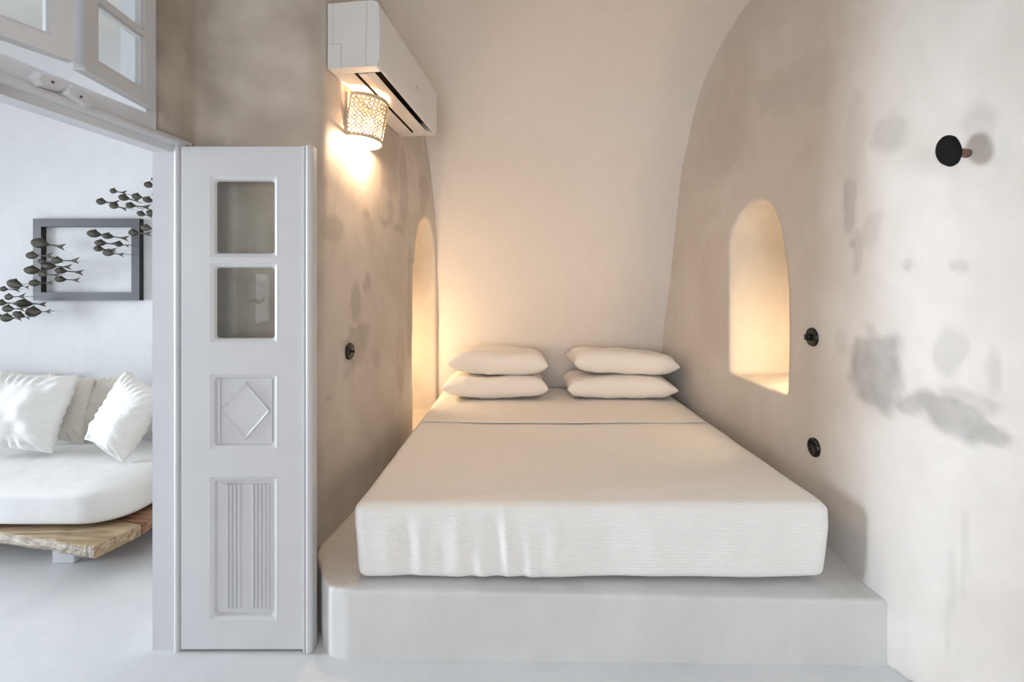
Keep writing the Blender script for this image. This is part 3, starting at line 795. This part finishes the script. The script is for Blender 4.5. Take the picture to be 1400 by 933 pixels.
# ------------------------------------------------------------------ adjoining room: daybed
db = empty('daybed', (-2.8, 2.5, 0)); tag(db, 'low daybed base of rough live edge planks on white blocks in the adjoining room', 'daybed')
def plank(pts_front, pts_back, z0, z1, mats, seed, bev=.012):
    """long plank with wavy front edge; pts are (x,y) from left to right"""
    bm = bmesh.new(); n = 60
    def lerp(pts, t):
        s = t*(len(pts)-1); i = min(int(s), len(pts)-2); f = s-i
        return Vector((pts[i][0]+(pts[i+1][0]-pts[i][0])*f, pts[i][1]+(pts[i+1][1]-pts[i][1])*f, 0))
    rings = []
    for k in range(n+1):
        t = k/n; a = lerp(pts_front, t); b = lerp(pts_back, t)
        w = .008*noise.noise(Vector((t*14, seed, 0))); a.y += w
        zz = .004*noise.noise(Vector((t*9, seed, 5)))
        prof = []
        for s, z in ((0, z0+.012), (.0, (z0+z1)/2), (.006, z1-.006), (.014, z1), (.5, z1), (.985, z1), (1, z1-.008), (1, z0+.008), (.98, z0), (.3, z0), (.03, z0)):
            q = a.lerp(b, s); prof.append(bm.verts.new((q.x, q.y+(.005*noise.noise(Vector((t*30, z*40, seed))) if s < .02 else 0), z+zz)))
        rings.append(prof)
    for r0, r1 in zip(rings, rings[1:]):
        m = len(r0)
        for i in range(m):
            f = bm.faces.new((r0[i], r0[(i+1) % m], r1[(i+1) % m], r1[i])); f.material_index = 1 if i in (0, 1, m-1) else 0
    bm.faces.new(rings[0]); bm.faces.new(rings[-1][::-1])
    o = part('plank', bm, mats, db, False)
    return o
plank([(-3.9,2.26),(-2.9,2.22),(-2.42,2.14),(-2.1,2.075),(-1.93,2.03),(-1.855,2.02)], [(-3.9,2.42),(-2.42,2.40),(-1.80,2.21)], .150, .205, [M['wood'], M['bark']], 1)
plank([(-3.9,2.425),(-2.42,2.405),(-1.80,2.215)], [(-3.9,2.68),(-2.42,2.68),(-1.825,2.55)], .152, .203, [M['wood_dark'], M['wood_dark']], 2)
plank([(-3.9,2.685),(-1.825,2.555)], [(-3.9,3.03),(-1.83,3.03)], .152, .203, [M['wood_dark'], M['wood_dark']], 3)
for x, y in ((-2.205, 2.295), (-3.7, 2.36), (-2.24, 2.9), (-3.7, 2.9)):
    bm = bmesh.new(); box(bm, (x-.055, y-.06, 0), (x+.055, y+.06, .153)); b_ = part('leg', bm, M['wall_side'], db)
    bv = b_.modifiers.new('b', 'BEVEL'); bv.width = .006; bv.segments = 2
def dbd(p, nn):
    d = nn*(.006*noise.noise(p*2.3)+.003*noise.noise(p*7))
    if p.z < .212: d.z = max(0, d.z)
    if nn.y < -.2: d.y += .012*noise.noise(Vector((p.x*2, p.z*3, 0)))
    return d
def dbw(q):
    y = q.y
    # rounded front right corner of the cushion
    return Vector((q.x, y, q.z))
dm = soft_box('daybed_mattress', M['daybed_fab'], (-3.88, 2.15, .208), (-1.865, 3.0, .398), (.20, .20, .035), (90, 50, 16), disp=dbd)
tag(dm, 'thick off white mattress with rounded corners on the rough wooden daybed', 'mattress')

def cushion(name, px0, px1, pyb, pyt, Y, seed, mat, label, lean=.25, yaw=0, roll=0, th=.19, grp='cushions leaning on the daybed wall'):
    w = (px1-px0)/F*Y; h = (pyb-pyt)/F*Y/math.cos(lean)
    o = link('cushion', pillow_mesh(w, h, th, seed, .07, .012, 60, .45), mat, smooth=True)
    c = PT((px0+px1)/2, (pyb+pyt)/2, Y)
    o.location = c; o.rotation_euler = (math.pi/2-lean, roll, yaw)
    o.rotation_mode = 'XYZ'
    return tag(o, label, 'cushion', grp)
cushion('c', -22, 86, 612, 512, 2.60, 11, M['cushion_white'], 'large white cushion in front at the left of the daybed', .30, .10, .10, .19)
cushion('c', 62, 120, 604, 514, 2.79, 12, M['cushion_beige'], 'beige cushion half hidden behind the large white front cushion', .12, .1, .10, .13)
cushion('c', 112, 182, 598, 514, 2.86, 13, M['cushion_beige'], 'pale beige cushion against the wall behind the tilted white cushion', .15, -.05, -.12, .13)
cushion('c', 130, 210, 615, 521, 2.57, 14, M['cushion_white'], 'bright white cushion tilted in front at the right end of the daybed', .34, -.30, .30, .18)
cushion('c', 12, 72, 593, 511, 2.96, 15, M['cushion_beige'], 'cushion at the wall with only its top corner showing above the large white one', .1, 0, .0, .11)
cushion('c', -56, 12, 593, 512, 2.94, 16, M['cushion_beige'], 'cushion at the wall cut off by the left edge of the photo', .1, 0, .02, .11)
cushion('c', 192, 262, 597, 530, 2.88, 17, M['cushion_beige'], 'beige cushion mostly hidden behind the door jamb', .15, 0, .02, .13)

# ------------------------------------------------------------------ picture frame
FY = 3.025; fd = .036
pf = empty('picture_frame', PT(118, 411, FY+fd)); tag(pf, 'empty grey wooden picture frame hanging on the white wall of the adjoining room', 'picture frame')
a = PT(45, 299, FY); b = PT(190.5, 411, FY); bw = .0535
bm = bmesh.new()
xo0, xo1, zo0, zo1 = a.x, b.x, b.z, a.z; xi0, xi1, zi0, zi1 = xo0+bw, xo1-bw, zo0+bw, zo1-bw
O = [(xo0, zo0), (xo1, zo0), (xo1, zo1), (xo0, zo1)]; I = [(xi0, zi0), (xi1, zi0), (xi1, zi1), (xi0, zi1)]
vf = [bm.verts.new((x, FY, z)) for x, z in O]; vi = [bm.verts.new((x, FY, z)) for x, z in I]
bf = [bm.verts.new((x, FY+fd, z)) for x, z in O]; bi = [bm.verts.new((x, FY+fd, z)) for x, z in I]
for k in range(4):
    m = (k+1) % 4
    f = bm.faces.new((vf[k], vf[m], vi[m], vi[k])); f.material_index = 0
    f = bm.faces.new((bf[k], bf[m], bi[m], bi[k])); f.material_index = 1
    f = bm.faces.new((vf[k], vf[m], bf[m], bf[k])); f.material_index = 1
    f = bm.faces.new((vi[k], vi[m], bi[m], bi[k])); f.material_index = 1
o = part('frame_bars', bm, [M['frame_front'], M['frame_side']], pf)

# ------------------------------------------------------------------ bronze fish
def fish_bm():
    bm = bmesh.new(); prof = [(0, .0), (.02, .25), (.08, .56), (.20, .86), (.36, 1.0), (.54, .95), (.72, .70), (.86, .38), (.95, .17), (1.0, .08)]
    rings = []
    for t, r in prof:
        ring_ = []
        for k in range(12):
            a = 2*math.pi*k/12; ring_.append(bm.verts.new((t, math.cos(a)*r*.20, math.sin(a)*r*.29)))
        rings.append(ring_)
    for r0, r1 in zip(rings, rings[1:]):
        for k in range(12): bm.faces.new((r0[k], r0[(k+1) % 12], r1[(k+1) % 12], r1[k]))
    bm.faces.new(rings[-1]); bmesh.ops.remove_doubles(bm, verts=bm.verts, dist=1e-4)
    return bm
def tail_bm():
    bm = bmesh.new()
    out = [(0, .05), (.45, .05), (1.0, .30), (.80, .0), (.98, -.26), (.42, -.05), (0, -.05)]
    A = [bm.verts.new((x, -.012, z)) for x, z in out]; B = [bm.verts.new((x, .012, z)) for x, z in out]
    n = len(out)
    for k in range(n): bm.faces.new((A[k], A[(k+1) % n], B[(k+1) % n], B[k]))
    bm.faces.new(A); bm.faces.new(B[::-1]); return bm
def fin_bm():
    bm = bmesh.new(); out = [(.28, .26), (.50, .38), (.70, .20)]
    A = [bm.verts.new((x, -.01, z)) for x, z in out]; B = [bm.verts.new((x, .01, z)) for x, z in out]
    for k in range(3): bm.faces.new((A[k], A[(k+1) % 3], B[(k+1) % 3], B[k]))
    bm.faces.new(A); bm.faces.new(B[::-1]); return bm
def rod_bm():
    bm = bmesh.new(); lathe(bm, [(0, 0), (.010, 0), (.010, 1), (0, 1)], frame_to(Vector((.5, 0, 0)), (0, 1, 0)), 6); return bm
def mk(name, bm): return link(name, bm, M['bronze'], None, name == 'fish_body')
groups = {
 'upper': [(790,125,52,838,140),(822,98,40,870,110),(605,160,44,682,177),(655,192,54,732,215),(728,187,58,792,205),(785,203,56,830,221),(537,217,54,630,226),(608,234,54,684,266),(690,236,48,787,248),(748,277,44,806,302),(802,275,50,850,290),(824,178,34,870,186),(780,355,62,826,366),(708,382,54,802,392)],
 'inside': [(495,385,70,548,398),(568,398,56,668,416),(530,437,58,608,442),(520,467,48,605,478),(635,441,48,692,457),(577,487,64,664,505)],
 'edge': [(210,433,92,344,466),(170,505,66,282,508),(303,531,62,420,534),(220,534,42,290,545),(254,560,66,360,567),(163,582,76,232,588),(318,583,58,422,598),(228,602,54,332,613),(315,630,56,405,638),(183,652,62,272,652)],
 'lower': [(80,648,86,162,680),(18,683,42,100,689),(50,727,52,148,722),(118,760,78,220,768),(4,755,50,86,766),(45,788,66,140,790),(97,810,60,134,840),(182,807,92,286,802),(40,836,76,130,842),(-8,825,40,40,830)],
}
gtxt = {'upper': 'in the school right of the frame', 'inside': 'in the school inside the frame', 'edge': "in the school over the frame's left bar", 'lower': 'in the school below left of the frame'}
ordw = ['first', 'second', 'third', 'fourth', 'fifth', 'sixth', 'seventh', 'eighth', 'ninth', 'tenth', 'eleventh', 'twelfth', 'thirteenth', 'fourteenth']
proto = None; fr = random.Random(3)
fish_root = None
for g, lst in groups.items():
    order = sorted(range(len(lst)), key=lambda i: lst[i][1])
    for i, (cx_, cy_, w_, tx, ty) in enumerate(lst):
        Y = 2.915+fr.uniform(-.045, .035)
        px = (cx_-w_/2)/3.888; py = 220+cy_/3.888; bl_ = w_/3.888/F*Y; tl_ = max(.03, (tx-cx_-w_/2)/3.888/F*Y)
        pos = PT(px, py-.5, Y)
        if proto is None:
            root = empty('fish_ornament'); bo = mk('fish_body', fish_bm()); bo.parent = root; ta = mk('tail', tail_bm()); ta.parent = root
            fi = mk('fin', fin_bm()); fi.parent = root; ro = mk('mounting_rod', rod_bm()); ro.parent = root; proto = (root, bo, ta, fi, ro)
            cur = proto
        else:
            r = proto[0].copy(); col.objects.link(r); cur = [r]
            for c_ in proto[1:]:
                d_ = c_.copy(); col.objects.link(d_); d_.parent = r; cur.append(d_)
        root, bo, ta, fi, ro = cur
        ang = -math.atan2((ty-cy_), (tx-cx_+w_/2))
        root.location = pos; root.rotation_euler = (0, -ang*.9, fr.uniform(-.12, .22))
        bo.location = (0, 0, 0); bo.scale = (bl_*1.08, bl_*.9, bl_*(1.0 if w_ > 55 else 1.12))
        fi.scale = bo.scale
        ta.location = (bl_*1.02, 0, 0); ta.scale = (tl_, .12, min(.085, tl_*.62+.014))
        ro.scale = (bl_, 3.066-pos.y, .16)
        k = order.index(i)
        size = 'large ' if w_ > 80 else ('small ' if w_ < 50 else '')
        place = 'topmost' if k == 0 else ('lowest' if k == len(lst)-1 else ordw[k]+' from the top')
        tag(root, f'{size}bronze fish, {place} {gtxt[g]}', 'ornament', 'bronze fish mounted on the wall')

# ------------------------------------------------------------------ hidden niche lamps (real lamps in the recesses)
def niche_lamp(p, label, energy, up=.12):
    o = empty('niche_lamp', p); tag(o, label, 'lamp')
    bm = bmesh.new(); lathe(bm, [(0, 0), (.03, 0), (.03, .012), (.016, .018), (.014, .04), (0, .04)], Matrix.Translation(p), 20); part('lamp_base', bm, M['shade'], o, True)
    bm = bmesh.new(); lathe(bm, [(.012, .04), (.020, .055), (.022, .07), (.014, .088), (0, .094)], Matrix.Translation(p), 20); part('bulb', bm, M['bulb'], o, True)
    l = bpy.data.lights.new('niche_light', 'POINT'); l.energy = energy; l.color = (1, .73, .44); l.shadow_soft_size = .05
    lo = bpy.data.objects.new('niche_light', l); col.objects.link(lo); lo.location = Vector(p)+Vector((0, 0, up))
niche_lamp(Vector((1.60, 2.34, .824)), 'small warm lamp hidden low behind the near edge of the right niche', 4.6, .22)
niche_lamp(Vector((-.90, 3.28, .334)), 'small warm lamp hidden inside the left recess beside the bed head', 6.8, .6)

# ------------------------------------------------------------------ lights
def area(name, loc, target, sx, sy, e, c, spread=180):
    l = bpy.data.lights.new(name, 'AREA'); l.shape = 'RECTANGLE'; l.size = sx; l.size_y = sy; l.energy = e; l.color = c; l.spread = math.radians(spread)
    o = bpy.data.objects.new(name, l); col.objects.link(o); o.location = loc
    d = (Vector(target)-Vector(loc)).normalized(); o.rotation_euler = d.to_track_quat('-Z', 'Y').to_euler(); return o
area('side_window_daylight', (-5.62, 1.35, 1.35), (0, 1.35, 1.35), 1.3, 1.5, 42, (.80, .90, 1), 75)
area('side_window_skylight', (-5.62, 1.35, 1.35), (0, 1.35, 1.35), 1.3, 1.5, 27, (.91, .955, 1))
area('left_fill_light', (-1.62, -1.4, 1.55), (1.45, 1.0, .8), 1.0, 1.3, 4.5, (.78, .89, 1), 80)  # cool fill added to brighten the right wall, from an unseen opening
area('rear_window_daylight', (-.5, -3.42, 1.0), (-.2, 0, .8), 1.6, 1.6, 44, (.98, .985, 1))
l = bpy.data.lights.new('sconce_light', 'POINT'); l.energy = 14; l.color = (1, .70, .45); l.shadow_soft_size = .028
lo = bpy.data.objects.new('sconce_light', l); col.objects.link(lo); lo.location = bc+Vector((0, 0, -.085))

w = bpy.data.worlds.new('World'); scene.world = w; w.use_nodes = True
w.node_tree.nodes['Background'].inputs[0].default_value = (.75, .87, 1, 1); w.node_tree.nodes['Background'].inputs[1].default_value = 1.2

# ------------------------------------------------------------------ camera
cam = bpy.data.cameras.new('Camera'); co = bpy.data.objects.new('Camera', cam); col.objects.link(co)
co.location = (0, 0, H); co.rotation_euler = (math.pi/2, 0, 0)
cam.sensor_width = 36; cam.lens = F/1400*36; cam.shift_y = -(933/2-HY)/1400; cam.clip_start = .05
scene.camera = co
vs_ = scene.view_settings; vs_.view_transform = 'Standard'; vs_.look = 'None'; vs_.exposure = 0.34; vs_.gamma = 1; vs_.use_curve_mapping = False
